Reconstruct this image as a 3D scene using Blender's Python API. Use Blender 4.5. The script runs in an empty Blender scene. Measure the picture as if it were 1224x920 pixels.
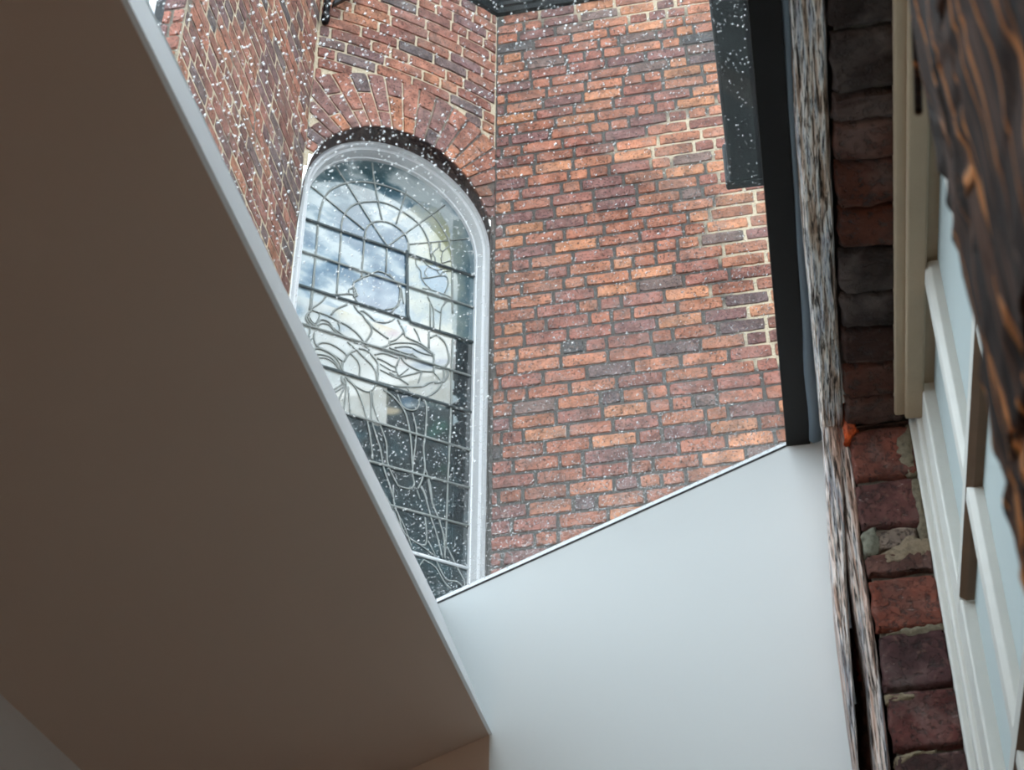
import bpy, bmesh, math, random
from mathutils import Vector, Matrix, noise
random.seed(7)
PI=math.pi
sc=bpy.context.scene
COL=sc.collection
ZC=1.55                                   # eye height
# ------------------------------------------------------------------ camera frame (room axes: x across, y along the wall, z up)
YAW=math.radians(10.5); PITCH=math.radians(37.3); ROLL=math.radians(0.3); FPX=2013.0
def _basis():
    F=Vector((0,math.cos(PITCH),math.sin(PITCH))); U=Vector((0,-math.sin(PITCH),math.cos(PITCH))); R=Vector((1,0,0))
    c,s=math.cos(ROLL),math.sin(ROLL); R,U=c*R+s*U,-s*R+c*U
    T=lambda v:Vector((v[0]*math.cos(YAW)-v[1]*math.sin(YAW),v[0]*math.sin(YAW)+v[1]*math.cos(YAW),v[2]))
    return T(R),T(U),T(F)
CR,CU,CF=_basis()
EYE=Vector((0,0,ZC))
def ray(x,y): return (x-612)*CR+(460-y)*CU+FPX*CF
def on(x,y,n,p):                          # where a sight line meets a plane (surveying the room from the photograph)
    n=Vector(n); r=ray(x,y); return EYE+r*((Vector(p)-EYE).dot(n)/r.dot(n))
def W3(x,y,z): return Vector((x,y,z+ZC))

# ------------------------------------------------------------------ object helpers
def link(name,me,mat=None,parent=None,smooth=False):
    o=bpy.data.objects.new(name,me); COL.objects.link(o)
    if mat is not None:
        for m in (mat if isinstance(mat,(list,tuple)) else [mat]): me.materials.append(m)
    if parent is not None: o.parent=parent
    if smooth:
        for p in me.polygons: p.use_smooth=True
    return o
def mesh(name,vs,fs,mat=None,parent=None,smooth=False,cols=None,midx=None):
    me=bpy.data.meshes.new(name); me.from_pydata([tuple(v) for v in vs],[],fs)
    if cols is not None:
        a=me.color_attributes.new('col','FLOAT_COLOR','POINT')
        flat=[]
        for c in cols: flat+= [c[0],c[1],c[2],1.0]
        a.data.foreach_set('color',flat)
    o=link(name,me,mat,parent,smooth)
    if midx: me.polygons.foreach_set('material_index',midx)
    me.update()
    return o
def empty(name,loc=(0,0,0)):
    o=bpy.data.objects.new(name,None); COL.objects.link(o); o.empty_display_size=.1; return o
def tag(o,label=None,cat=None,group=None,kind=None):
    if label:o['label']=label
    if cat:o['category']=cat
    if group:o['group']=group
    if kind:o['kind']=kind
    return o
class MB:
    def __init__(s): s.v=[];s.f=[];s.c=[]
    def add(s,vs,fs,col=(1,1,1)):
        b=len(s.v); s.v+=[Vector(v) for v in vs]; s.f+=[tuple(b+i for i in f) for f in fs]; s.c+=[col]*len(vs) if not isinstance(col,list) else col
    def box(s,x0,x1,y0,y1,z0,z1,col=(1,1,1)):
        s.add([(x0,y0,z0),(x1,y0,z0),(x1,y1,z0),(x0,y1,z0),(x0,y0,z1),(x1,y0,z1),(x1,y1,z1),(x0,y1,z1)],
              [(0,3,2,1),(4,5,6,7),(0,1,5,4),(1,2,6,5),(2,3,7,6),(3,0,4,7)],col)
    def prism(s,prof,d,col=(1,1,1)):      # closed polygon of 3D points extruded by d
        n=len(prof); d=Vector(d)
        s.add([Vector(p) for p in prof]+[Vector(p)+d for p in prof],[tuple(range(n))[::-1],tuple(range(n,2*n))]+[(i,(i+1)%n,n+(i+1)%n,n+i) for i in range(n)],col)
    def tube(s,pts,r,n=8,flat=None,col=(1,1,1)):
        pts=[Vector(p) for p in pts]; b=len(s.v); N=len(pts)
        for i,p in enumerate(pts):
            t=(pts[min(i+1,N-1)]-pts[max(i-1,0)]).normalized()
            up=flat if flat is not None else (Vector((0,0,1)) if abs(t.z)<.9 else Vector((1,0,0)))
            a=t.cross(up).normalized(); bb=a.cross(t).normalized()
            for k in range(n):
                q=2*PI*k/n
                s.v.append(p+a*(r*math.cos(q))+bb*(r*.7*math.sin(q) if flat is not None else r*math.sin(q))); s.c.append(col)
        for i in range(N-1):
            for k in range(n): s.f.append((b+i*n+k,b+i*n+(k+1)%n,b+(i+1)*n+(k+1)%n,b+(i+1)*n+k))
        s.f.append(tuple(b+k for k in range(n))[::-1]); s.f.append(tuple(b+(N-1)*n+k for k in range(n)))
    def build(s,name,mat,parent=None,smooth=False,cols=False):
        o=mesh(name,s.v,s.f,mat,parent,smooth,s.c if cols else None)
        bm=bmesh.new(); bm.from_mesh(o.data); bmesh.ops.recalc_face_normals(bm,faces=bm.faces[:]); bm.to_mesh(o.data); bm.free()
        return o
def bevel(o,w=.003,seg=2):
    m=o.modifiers.new('bevel','BEVEL'); m.width=w; m.segments=seg; m.limit_method='ANGLE'; return o

# ------------------------------------------------------------------ materials
def srgb(r,g,b):
    f=lambda c:(c/255/12.92) if c/255<=.04045 else ((c/255+.055)/1.055)**2.4
    return (f(r),f(g),f(b))
class NT:
    def __init__(s,name):
        s.m=bpy.data.materials.new(name); s.m.use_nodes=True; s.t=s.m.node_tree; s.n=s.t.nodes; s.n.clear()
        s.out=s.n.new('ShaderNodeOutputMaterial'); s.co=s.n.new('ShaderNodeTexCoord')
    def N(s,t,ins={},**kw):
        n=s.n.new(t)
        for k,v in kw.items(): setattr(n,k,v)
        for k,v in ins.items():
            if hasattr(v,'is_output') or isinstance(v,bpy.types.NodeSocket): s.t.links.new(v,n.inputs[k])
            else: n.inputs[k].default_value=v
        return n
    def L(s,a,b): s.t.links.new(a,b)
    def map(s,scale=(1,1,1),rot=(0,0,0),src=None):
        return s.N('ShaderNodeMapping',{'Vector':src or s.co.outputs['Object'],'Scale':scale,'Rotation':rot}).outputs[0]
    def noise(s,vec,scale,detail=5,rough=.55,dist=0):
        return s.N('ShaderNodeTexNoise',{'Vector':vec,'Scale':scale,'Detail':detail,'Roughness':rough,'Distortion':dist}).outputs['Fac']
    def ramp(s,fac,stops,interp='LINEAR'):
        n=s.N('ShaderNodeValToRGB',{'Fac':fac}); r=n.color_ramp; r.interpolation=interp
        while len(r.elements)<len(stops): r.elements.new(.5)
        for e,(p,c) in zip(r.elements,stops):
            e.position=p; e.color=(c[0],c[1],c[2],1) if hasattr(c,'__len__') else (c,c,c,1)
        return n.outputs['Color']
    def mix(s,fac,a,b,mode='MIX'):
        n=s.N('ShaderNodeMix',data_type='RGBA',blend_type=mode)
        for k,v in ((0,fac),(6,a),(7,b)):
            if isinstance(v,bpy.types.NodeSocket): s.L(v,n.inputs[k])
            else: n.inputs[k].default_value=v if k==0 else ((*v,1) if len(v)==3 else v)
        return n.outputs[2]
    def bump(s,h,strength=.5,dist=.005):
        return s.N('ShaderNodeBump',{'Height':h,'Strength':strength,'Distance':dist}).outputs[0]
    def pbr(s,col,rough=.8,normal=None,metal=0,spec=.5,**kw):
        p=s.N('ShaderNodeBsdfPrincipled'); i=p.inputs
        if isinstance(col,bpy.types.NodeSocket): s.L(col,i['Base Color'])
        else: i['Base Color'].default_value=(*col,1)
        if isinstance(rough,bpy.types.NodeSocket): s.L(rough,i['Roughness'])
        else: i['Roughness'].default_value=rough
        i['Metallic'].default_value=metal; i['Specular IOR Level'].default_value=spec
        if normal is not None: s.L(normal,i['Normal'])
        for k,v in kw.items(): i[k].default_value=v
        s.L(p.outputs[0],s.out.inputs[0]); return p
def plain(name,col,rough=.6,metal=0,var=.06,scale=9,bumpk=.15,spec=.5,bscale=60):
    t=NT(name); v=t.map(); n=t.noise(v,scale,5)
    c=t.mix(n,tuple(x*(1-var) for x in col),tuple(min(1,x*(1+var)) for x in col))
    t.pbr(c,rough,t.bump(t.noise(v,bscale,4),bumpk,.002),metal,spec); return t.m
def brick_mat(name,scale=1.0,pit=.85,bumpk=.8,scuff=.0,pale=.5):
    t=NT(name); at=t.N('ShaderNodeAttribute',attribute_name='col').outputs['Color']; v=t.map((scale,)*3)
    big=t.noise(v,16,5,.6); fine=t.noise(v,85,5,.65)
    m=t.N('ShaderNodeMix',data_type='RGBA',blend_type='MULTIPLY'); m.inputs[0].default_value=1
    t.L(at,m.inputs[6]); t.L(t.ramp(big,[(.28,.48),(.5,.98),(.70,1.42)]),m.inputs[7])
    c=m.outputs[2]
    c=t.mix(t.ramp(fine,[(.385,pit),(.45,0)]),c,(.03,.022,.02)); c=t.mix(t.ramp(t.noise(v,7,5,.6,.4),[(.5,0),(.7,.35)]),c,(.30,.24,.22)); c=t.mix(t.ramp(t.noise(v,3.2,6,.65,.6),[(.50,0),(.66,.55)]),c,(.085,.055,.048))
    c=t.mix(t.ramp(t.noise(v,70,4,.6,.5),[(.55,0),(.7,pale)]),c,(.46,.28,.21))
    if scuff:
        sv=t.map((scale*18,scale*70,scale*70),(0,.4,0)); c=t.mix(t.ramp(t.noise(sv,1,4,.6,1.5),[(.66,0),(.74,scuff)]),c,(.5,.42,.4))
    h=t.mix(.5,t.ramp(fine,[(.3,0),(.5,1)]),t.ramp(big,[(.2,0),(.8,1)]))
    t.pbr(c,.88,t.bump(h,bumpk,.006/scale),spec=.3); return t.m
def mortar_mat(name,scale=1.0):
    t=NT(name); at=t.N('ShaderNodeAttribute',attribute_name='col').outputs['Color']; v=t.map((scale,)*3)
    n=t.noise(v,90,6,.7); m=t.N('ShaderNodeMix',data_type='RGBA',blend_type='MULTIPLY'); m.inputs[0].default_value=1
    t.L(at,m.inputs[6]); t.L(t.ramp(n,[(.3,.5),(.5,1),(.7,1.2)]),m.inputs[7])
    t.pbr(m.outputs[2],.95,t.bump(n,.8,.006/scale),spec=.2); return t.m
def grain_mat(name,axis,stops,veins=None,bumpk=1.0,gs=1.0):
    # weathered wood; axis = index of the direction the grain runs along
    t=NT(name); sca=[62*gs]*3; sca[axis]=2.6*gs; v=t.map(tuple(sca)); sc2=[170*gs]*3; sc2[axis]=9*gs; v2=t.map(tuple(sc2)); sc3=[26*gs]*3; sc3[axis]=1.2*gs; v3=t.map(tuple(sc3))
    a=t.noise(v,1,5,.6,.6); b=t.noise(v2,1,5,.65,.3); d=t.noise(v3,1,3,.5,.8)
    c=t.ramp(t.mix(.55,t.mix(.0,a,a),d),stops)
    crack=t.ramp(b,[(.37,0),(.47,1)]); deep=t.ramp(a,[(.36,0),(.43,1)])
    c=t.mix(crack,(.035,.028,.024),c); c=t.mix(deep,(.02,.015,.013),c)
    h=t.mix(.5,crack,deep)
    t.pbr(c,.85,t.bump(h,bumpk,.006),spec=.3); return t.m

M={}
M['brick']=brick_mat('old_brick'); M['mortar']=mortar_mat('lime_mortar')
M['house_brick']=brick_mat('house_brick',1.6,.6,1.0,.45,.12); M['soffit_brick']=brick_mat('shaded_brick',1.1,.7,1.0,.0,.05); M['house_mortar']=mortar_mat('house_mortar',1.5)
M['white_wall']=plain('white_plaster',srgb(223,226,226),.75,var=.02,scale=3,bumpk=.06,bscale=40)
M['upstand']=plain('white_satin_paint',srgb(244,246,248),.5,var=.01,bumpk=.04)
M['taupe']=plain('ceiling_paint',srgb(194,168,150),.7,var=.03,scale=2,bumpk=.08,bscale=30)
M['greywall']=plain('grey_paint',srgb(176,160,150),.7,var=.03,scale=2,bumpk=.05)
M['black_steel']=plain('black_steel',srgb(20,18,18),.55,var=.1,scale=20,bumpk=.05,spec=.2)
M['black_paint']=plain('black_gloss_paint',srgb(16,18,22),.45,var=.2,scale=30,bumpk=.3,spec=.25)
M['sealant']=plain('grey_sealant',srgb(98,112,124),.45,var=.15,scale=14,bumpk=.2)
M['white_gloss']=plain('white_gloss_paint',srgb(226,228,230),.35,var=.03,scale=30,bumpk=.25,bscale=90)
M['old_white']=plain('old_white_paint',srgb(214,214,208),.4,var=.08,scale=24,bumpk=.5,bscale=70)
M['head_shade']=plain('shaded_head_paint',srgb(176,156,130),.5,var=.1,scale=24,bumpk=.4,bscale=70)  # shade on the white window head, put into a dim beige
M['warm_bounce']=plain('warm_bounce_brown',srgb(112,84,60),.7,var=.2,scale=30,bumpk=.3)  # brown stands for warm floor bounce under the white bars
M['lead']=plain('lead_came',srgb(142,146,142),.6,metal=.0,var=.25,scale=25,bumpk=.4)
M['lead_dark']=plain('iron_bar',srgb(66,76,78),.5,metal=.1,var=.25,scale=25,bumpk=.4)
M['floor']=plain('oak_floor',srgb(168,108,62),.5,var=.2,scale=4,bumpk=.2)
M['ground']=plain('yard_paving',srgb(95,92,88),.9,var=.2,scale=2)
M['roofing']=plain('grey_roofing',srgb(88,90,94),.7,var=.1)
M['gasket']=plain('black_rubber',srgb(38,34,34),.7)
M['added_wall']=plain('added_wall_dark',srgb(62,64,60),.9,var=.3,scale=1.5)
t=NT('window_art'); at=t.N('ShaderNodeAttribute',attribute_name='col').outputs['Color']; v=t.map()
p=t.pbr(at,.22,t.bump(t.noise(v,14,3),.12,.01),spec=.5,**{'Coat Weight':1.0,'Coat Roughness':.02,'Coat IOR':1.72}); M['art']=t.m
t=NT('clear_glass')
tr=t.N('ShaderNodeBsdfTransparent',{'Color':(.93,.955,.955,1)}); gl=t.N('ShaderNodeBsdfGlossy',{'Roughness':.0}); lw=t.N('ShaderNodeLayerWeight',{'Blend':.5}); pw=t.N('ShaderNodeMath',{0:lw.outputs['Facing'],1:5.0},operation='POWER')
fr=t.N('ShaderNodeMath',{0:pw.outputs[0],1:.93,2:.045},operation='MULTIPLY_ADD')
mx=t.N('ShaderNodeMixShader',{0:fr.outputs[0],1:tr.outputs[0],2:gl.outputs[0]}); t.L(mx.outputs[0],t.out.inputs[0]); M['glass']=t.m
t=NT('rain_water'); g=t.N('ShaderNodeBsdfGlass',{'Roughness':0.0,'IOR':1.33}); t.L(g.outputs[0],t.out.inputs[0]); M['water']=t.m
t=NT('frosted_glass'); d=t.N('ShaderNodeBsdfDiffuse',{'Color':(*srgb(200,208,208),1)}); tl=t.N('ShaderNodeBsdfTranslucent',{'Color':(*srgb(214,222,222),1)})
g=t.N('ShaderNodeBsdfGlossy',{'Roughness':.25}); a=t.N('ShaderNodeMixShader',{0:.6,1:d.outputs[0],2:tl.outputs[0]}); b=t.N('ShaderNodeMixShader',{0:.06,1:a.outputs[0],2:g.outputs[0]}); t.L(b.outputs[0],t.out.inputs[0]); M['frosted']=t.m
GREY=[(.30,srgb(92,72,60)),(.38,srgb(150,118,96)),(.45,srgb(206,180,160)),(.52,srgb(244,238,232)),(.59,srgb(176,182,194)),(.66,srgb(236,208,200))]
M['old_timber_y']=grain_mat('weathered_timber_lintel',1,GREY,gs=4.6,bumpk=1.0)
M['old_timber_z']=grain_mat('weathered_timber_post',2,[(.30,srgb(84,64,54)),(.38,srgb(146,112,94)),(.45,srgb(204,168,150)),(.52,srgb(232,218,210)),(.59,srgb(160,162,170)),(.66,srgb(214,176,162))],gs=4.0)
# gnarled near post: dark split wood with pale resinous veins
t=NT('gnarled_timber'); v=t.map((1,40,6.5)); w=t.noise(t.map((8,22,6)),1,3)
vv=t.N('ShaderNodeVectorMath',{0:v},operation='ADD'); nz=t.N('ShaderNodeTexNoise',{'Vector':t.map((6,34,16)),'Scale':1.0,'Detail':3}); sub=t.N('ShaderNodeVectorMath',{0:nz.outputs['Color'],1:(.5,.5,.5)},operation='SUBTRACT'); scl=t.N('ShaderNodeVectorMath',{0:sub.outputs[0]},operation='SCALE'); scl.inputs['Scale'].default_value=.5
t.L(scl.outputs[0],vv.inputs[1])
vo=t.N('ShaderNodeTexVoronoi',{'Vector':vv.outputs[0],'Scale':.75},feature='DISTANCE_TO_EDGE')
wood=t.ramp(t.noise(t.map((60,120,10)),1,5,.6),[(.36,srgb(16,9,6)),(.5,srgb(50,30,20)),(.66,srgb(104,74,58))])
vein=t.ramp(vo.outputs['Distance'],[(.0,1),(.022,.85),(.055,0)]); patch=t.ramp(t.noise(t.map((3,14,5)),1,2),[(.36,.0),(.46,1)])
vf=t.N('ShaderNodeMath',{0:vein,1:patch},operation='MULTIPLY').outputs[0]
c=t.mix(vf,wood,srgb(226,150,84))
t.pbr(c,.8,t.bump(t.mix(.5,vein,t.noise(t.map((60,120,10)),1,5)),.9,.01),spec=.3); M['gnarled']=t.m

# ------------------------------------------------------------------ church brickwork
YE=1.85                                    # end wall of the little glazed room
CC=on(593,100,(math.sin(-YAW),math.cos(YAW),0),EYE+6.7*Vector((math.sin(-YAW),math.cos(YAW),0))); CC.z=0
AM=math.radians(51.5); UM=Vector((math.sin(AM),math.cos(AM),0)); NM=Vector((math.cos(AM),-math.sin(AM),0))
WM=1.1036; OM=CC-WM*UM; SAG=.045
AR=math.radians(91.5); UR=Vector((math.sin(AR),math.cos(AR),0)); NR=Vector((math.cos(AR),-math.sin(AR),0))
UL=Vector((0,-1,0)); NL=Vector((1,0,0)); OL=OM.copy(); LL=OM.y-4.305
Z=Vector((0,0,1))
def s_mid(u,z,d=0.0):
    b=SAG*(1-((u-WM/2)/(WM/2))**2); sl=-SAG*2*(u-WM/2)/(WM/2)**2
    n=(NM-UM*sl).normalized(); return OM+UM*u+NM*b+Z*z+n*d
def s_right(u,z,d=0.0): return CC+UR*u+NR*d+Z*z
def s_left(u,z,d=0.0): return OL+UL*u+NL*d+Z*z
UC,ZS,RI,RE=.553,6.035+ZC,.535,.925         # arch centre, springing, intrados and extrados radii
COURSE=.0853
PAL_R=[(srgb(164,92,72),9),(srgb(176,102,78),7),(srgb(150,84,72),7),(srgb(128,78,74),4),(srgb(190,114,84),3),(srgb(100,72,72),1.4),(srgb(188,112,80),1.3),(srgb(118,84,78),2),(srgb(80,68,68),.35)]
PAL_L=[(srgb(146,84,72),8),(srgb(160,92,74),6),(srgb(122,78,76),6),(srgb(112,82,80),3),(srgb(166,98,74),3),(srgb(132,74,64),5),(srgb(90,70,70),1.2)]
def pick(pal):
    c=random.choices([p[0] for p in pal],[p[1] for p in pal])[0]; k=random.uniform(.86,1.14); h=random.uniform(-.04,.04)
    return (c[0]*k*(1+h)*1.04+.014,c[1]*k*1.36+.012,c[2]*k*(1-h)*1.36+.012)
def add_brick(mb,S,u0,u1,z0,z1,col,depth=.009,nx=6,nz=3,rough=.0016,inset=.0045,tilt=.0018):
    # brick face standing proud of the joint, worn outline, slightly dished
    if u1-u0<.018: return
    sx=random.uniform(-tilt,tilt); sz=random.uniform(-tilt,tilt); off=random.uniform(-.0015,.0015); sd=random.random()*99
    vs=[];fs=[];cs=[]
    def P(i,j,lvl):
        fu=i/nx; fz=j/nz
        a=u0+(u1-u0)*fu; b=z0+(z1-z0)*fz
        if lvl:
            if i==0:a+=inset
            if i==nx:a-=inset
            if j==0:b+=inset*.8
            if j==nz:b-=inset*.8
            if i in(0,nx) and j in(0,nz): a+= (.003 if i==0 else -.003); b+=(.003 if j==0 else -.003)
        n1=noise.noise(Vector((a*38,b*55,sd))); n2=noise.noise(Vector((a*55,b*38,sd+9)))
        d=0.0
        if i in(0,nx): a+=n1*rough*2.0
        if j in(0,nz): b+=n2*rough*2.0
        if lvl: d=depth+off+sx*(fu-.5)+sz*(fz-.5)+n1*rough
        else: d=-.004
        return S(a,b,d)
    idx={}
    for j in range(nz+1):
        for i in range(nx+1):
            idx[(i,j)]=len(vs); vs.append(P(i,j,1))
    ring=[(i,0) for i in range(nx)]+[(nx,j) for j in range(nz)]+[(i,nz) for i in range(nx,0,-1)]+[(0,j) for j in range(nz,0,-1)]
    rb=len(vs)
    for (i,j) in ring: vs.append(P(i,j,0))
    for j in range(nz):
        for i in range(nx): fs.append((idx[(i,j)],idx[(i+1,j)],idx[(i+1,j+1)],idx[(i,j+1)]))
    m=len(ring)
    for k in range(m): fs.append((rb+k,rb+(k+1)%m,idx[ring[(k+1)%m]],idx[ring[k]]))
    cs=[col]*len(vs)
    mb.add(vs,fs,cs)
def rows(mb,S,u0,u1,z0,z1,pal,clip=None,joint=.010,depth=.009):
    k=0; z=z0
    while z<z1:
        h=COURSE; zj=joint*random.uniform(.8,1.15)
        segs=[(u0,u1)]
        if clip: segs=clip(z+h*.5,u0,u1)
        ph=[0,.118,.06,.17][k%4]+random.uniform(-.02,.02)
        u=u0-ph; lst=[]
        q=random.random()
        while u<u1:
            # English garden-wall like mix: mostly stretchers, headers now and then
            wdt=.226 if random.random()<.70 else .112
            wdt*=random.uniform(.95,1.05)
            lst.append((u,u+wdt)); u+=wdt
        for (a,b) in lst:
            for (s0,s1) in segs:
                aa=max(a,s0)+joint*.5; bb=min(b,s1)-joint*.5
                if bb-aa>.022: add_brick(mb,S,aa,bb,z+zj*.5,z+h-zj*.5,pick(pal),depth=depth,nx=max(2,int((bb-aa)/.03)),rough=.0022)
        z+=h; k+=1
def mortar_sheet(mb,S,u0,u1,z0,z1,colf,du=.03,dz=.03,keep=None,d=0.0):
    nu=max(1,int((u1-u0)/du)); nz=max(1,int((z1-z0)/dz)); vs=[];cs=[]
    for j in range(nz+1):
        for i in range(nu+1):
            a=u0+(u1-u0)*i/nu;b=z0+(z1-z0)*j/nz
            vs.append(S(a,b,d)); cs.append(colf(a,b))
    fs=[]
    for j in range(nz):
        for i in range(nu):
            a=u0+(u1-u0)*(i+.5)/nu;b=z0+(z1-z0)*(j+.5)/nz
            if keep and not keep(a,b): continue
            q=j*(nu+1)+i; fs.append((q,q+1,q+nu+2,q+nu+1))
    mb.add(vs,fs,cs)
CREAM=srgb(206,190,164); DARKM=srgb(92,88,84)
def lerp(a,b,t): t=max(0,min(1,t)); return tuple(x+(y-x)*t for x,y in zip(a,b))
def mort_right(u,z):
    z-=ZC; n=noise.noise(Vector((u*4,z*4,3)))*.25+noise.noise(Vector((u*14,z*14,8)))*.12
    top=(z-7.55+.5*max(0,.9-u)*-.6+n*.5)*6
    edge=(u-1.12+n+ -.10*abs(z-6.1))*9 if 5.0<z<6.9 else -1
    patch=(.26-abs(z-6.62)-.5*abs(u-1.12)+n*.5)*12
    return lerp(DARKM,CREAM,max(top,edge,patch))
def mort_mid(u,z):
    r=math.hypot(u-UC,z-ZS); n=noise.noise(Vector((u*7,z*7,1)))*.3
    if r<RE and z>ZS-.1: return lerp(CREAM,srgb(110,100,94),(u-.45+n)*3)
    return CREAM
def mort_left(u,z):
    return lerp(CREAM,srgb(120,110,100),(noise.noise(Vector((u*5,z*5,4)))-.15)*3)
church=empty('church_building')
tag(church,'old red brick church walls around the arched window, seen through the wet skylight','building')
ZTOP=10.6; ZBOT=3.1+ZC
# right-hand wall
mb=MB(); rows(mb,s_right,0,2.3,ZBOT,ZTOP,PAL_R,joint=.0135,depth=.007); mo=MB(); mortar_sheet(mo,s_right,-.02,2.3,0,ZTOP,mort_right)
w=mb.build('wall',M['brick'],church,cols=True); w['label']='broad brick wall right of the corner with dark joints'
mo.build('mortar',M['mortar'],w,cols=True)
# canted wall with the arch
def clip_mid(z,u0,u1):
    out=[]
    if z<ZS:
        h=RI
        if z>ZS-.02: h=RE
    else:
        dz=z-ZS
        h=math.sqrt(RE*RE-dz*dz) if dz<RE else 0
    if h==0: return [(u0,u1)]
    return [s for s in ((u0,UC-h),(UC+h,u1)) if s[1]-s[0]>.02]
mb=MB(); rows(mb,s_mid,.004,WM-.004,ZBOT,ZTOP,PAL_L,clip=clip_mid)
mo=MB(); mortar_sheet(mo,s_mid,0,WM,ZBOT-.4,ZTOP,mort_mid,.022,.022,keep=lambda u,z:not((z<ZS+.02 and u<UC+RI+.005 and z>3.45+ZC) or (z>=ZS and math.hypot(u-UC,z-ZS)<RI+.012)))
w=mb.build('wall',M['brick'],church,cols=True); w['label']='bowed brick wall over the arch with pale joints'
mo.build('mortar',M['mortar'],w,cols=True)
# rubbed brick arch in two staggered rings
def s_arch(a,r,d=0.0): # a = angle*RI-like coordinate (radians), r = radius
    return s_mid(min(WM-.003,max(.003,UC-math.cos(a)*r)),ZS+math.sin(a)*r,d)
mb=MB(); NV=27
for k in range(-1,NV+1):
    a0=PI*k/NV; a1=PI*(k+1)/NV; g=.0075
    cut=RI+.118 if k%2 else RI+.245
    for (r0,r1) in ((RI,cut),(cut,RE)):
        c=pick([(srgb(160,92,76),6),(srgb(172,98,72),4),(srgb(138,86,80),4),(srgb(184,106,78),1.5),(srgb(104,78,78),1)])
        um=UC-math.cos((a0+a1)/2)*(r0+r1)/2
        if um<-.03 or um>WM+.02: continue
        ga=g/((r0+r1)/2)*.5
        add_brick(mb,lambda a,b,d:s_arch(a,b,d),a0+ga,a1-ga,r0+g*.4,r1-g*.5,c,nx=3,nz=5,inset=.0045,rough=.0014)
# fix angular inset: insets above are in radians, small enough at this radius
w=mb.build('brick_arch',M['brick'],church,cols=True); w['label']='semicircular arch of radiating bricks'
# reveal and soffit of the opening
DEP=.10
def path(R,dep,uc,z0,zs,n=48):
    pts=[]
    for z in (z0,z0+(zs-z0)*.25,z0+(zs-z0)*.5,z0+(zs-z0)*.75): pts.append((uc-R,z))
    for i in range(n+1):
        a=PI*i/n; pts.append((uc-math.cos(a)*R,zs+math.sin(a)*R))
    for q in (.75,.5,.25,0): pts.append((uc+R,z0+(zs-z0)*q))
    return pts
UF,ZF=.592,6.055+ZC
ZSILL=3.45+ZC
a=path(RI,0,UC,ZSILL,ZS,96); b=path(.548,0,UF,ZSILL,ZF,96)
vs=[];cs=[];fs=[];ns=6
for i,((u,z),(u2,z2)) in enumerate(zip(a,b)):
    if z<ZS and u<UC: u=-.012; u2=-.03
    p0=s_mid(u,z,.006); p1=OM+UM*u2-NM*(DEP+.02)+Z*z2
    for j in range(ns+1):
        k=noise.noise(Vector((i*.9,j*.7,2)))
        vs.append(p0.lerp(p1,j/ns)); dark=srgb(74,54,52) if (i//4)%2 else srgb(60,48,50)  # soot and shade both painted into the brick colour
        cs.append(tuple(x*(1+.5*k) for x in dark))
for i in range(len(a)-1):
    for j in range(ns): fs.append((i*(ns+1)+j,(i+1)*(ns+1)+j,(i+1)*(ns+1)+j+1,i*(ns+1)+j+1))
w=mesh('window_reveal',vs,fs,M['brick'],church,cols=cs); w['label']='brick underside of the arch, darkened by soot and painted-in shade'
# left-hand wall and its near return
mb=MB(); rows(mb,s_left,0,LL,ZBOT,ZTOP,PAL_L,joint=.010,depth=.003); mo=MB(); mortar_sheet(mo,s_left,-.01,LL,0,ZTOP,mort_left,.04,.04)
w=mb.build('wall',M['brick'],church,cols=True); w['label']='brick wall running back beside the arched window with pale joints'
mo.build('mortar',M['mortar'],w,cols=True)
OQ=s_left(LL,0); s_ret=lambda u,z,d=0.0: OQ+Vector((-1,0,0))*u+Vector((0,-1,0))*d+Z*z
mb=MB(); rows(mb,s_ret,0,.105,ZBOT,ZTOP,PAL_L); mo=MB(); mortar_sheet(mo,s_ret,0,.14,0,ZTOP,lambda u,z:lerp(srgb(70,72,74),CREAM,.5-u*5))
w=mb.build('return_wall',M['brick'],church,cols=True); mo.build('mortar',M['mortar'],w,cols=True)
# body of the church behind the faces (keeps light from leaking through)
b=MB(); d=.35
b.box(OL.x-1.6,OL.x-.03,4.42,OM.y-.02,0,ZTOP); o=b.build('wall_core',M['roofing'],church)

# black moulded gutter along the wall heads
gut=empty('gutter'); tag(gut,'black moulded gutter following the church wall corner at the top of the picture','gutter')
GZ=7.875+ZC
prof=[(0,0),(.03,0),(.045,.025),(.06,.03),(.065,.055),(.085,.075),(.09,.12),(.0,.12)]
def sweep(mb,pts,nrm,prof):
    N=len(pts);n=len(prof);b=len(mb.v)
    for p,nn in zip(pts,nrm):
        for (a,h) in prof: mb.v.append(p+nn*a+Z*h); mb.c.append((1,1,1))
    for i in range(N-1):
        for k in range(n): mb.f.append((b+i*n+k,b+i*n+(k+1)%n,b+(i+1)*n+(k+1)%n,b+(i+1)*n+k))
    mb.f.append(tuple(b+k for k in range(n))); mb.f.append(tuple(b+(N-1)*n+k for k in range(n))[::-1])
mb=MB(); us=[.40+(WM-.40)*i/16 for i in range(17)]
nb=(NM+NR); nb=nb/nb.dot(NR)
pts=[s_mid(u,GZ) for u in us]; nr=[NM]*16+[nb]
pts+= [s_right(u,GZ) for u in (.3,.8,1.4,2.2)]; nr+=[NR]*4
sweep(mb,pts,nr,prof); mb.build('gutter_run',M['black_paint'],gut)
for u in (.35,1.2): 
    mb=MB(); q=s_right(u,GZ-.0); mb.prism([q+NR*.0-Z*.0+UR*-.012,q+NR*.085+Z*.125+UR*-.012,q+NR*.095+Z*.09+UR*-.012,q+NR*.01-Z*.02+UR*-.012],UR*.024)
    mb.build('bracket',M['black_paint'],gut)
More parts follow.
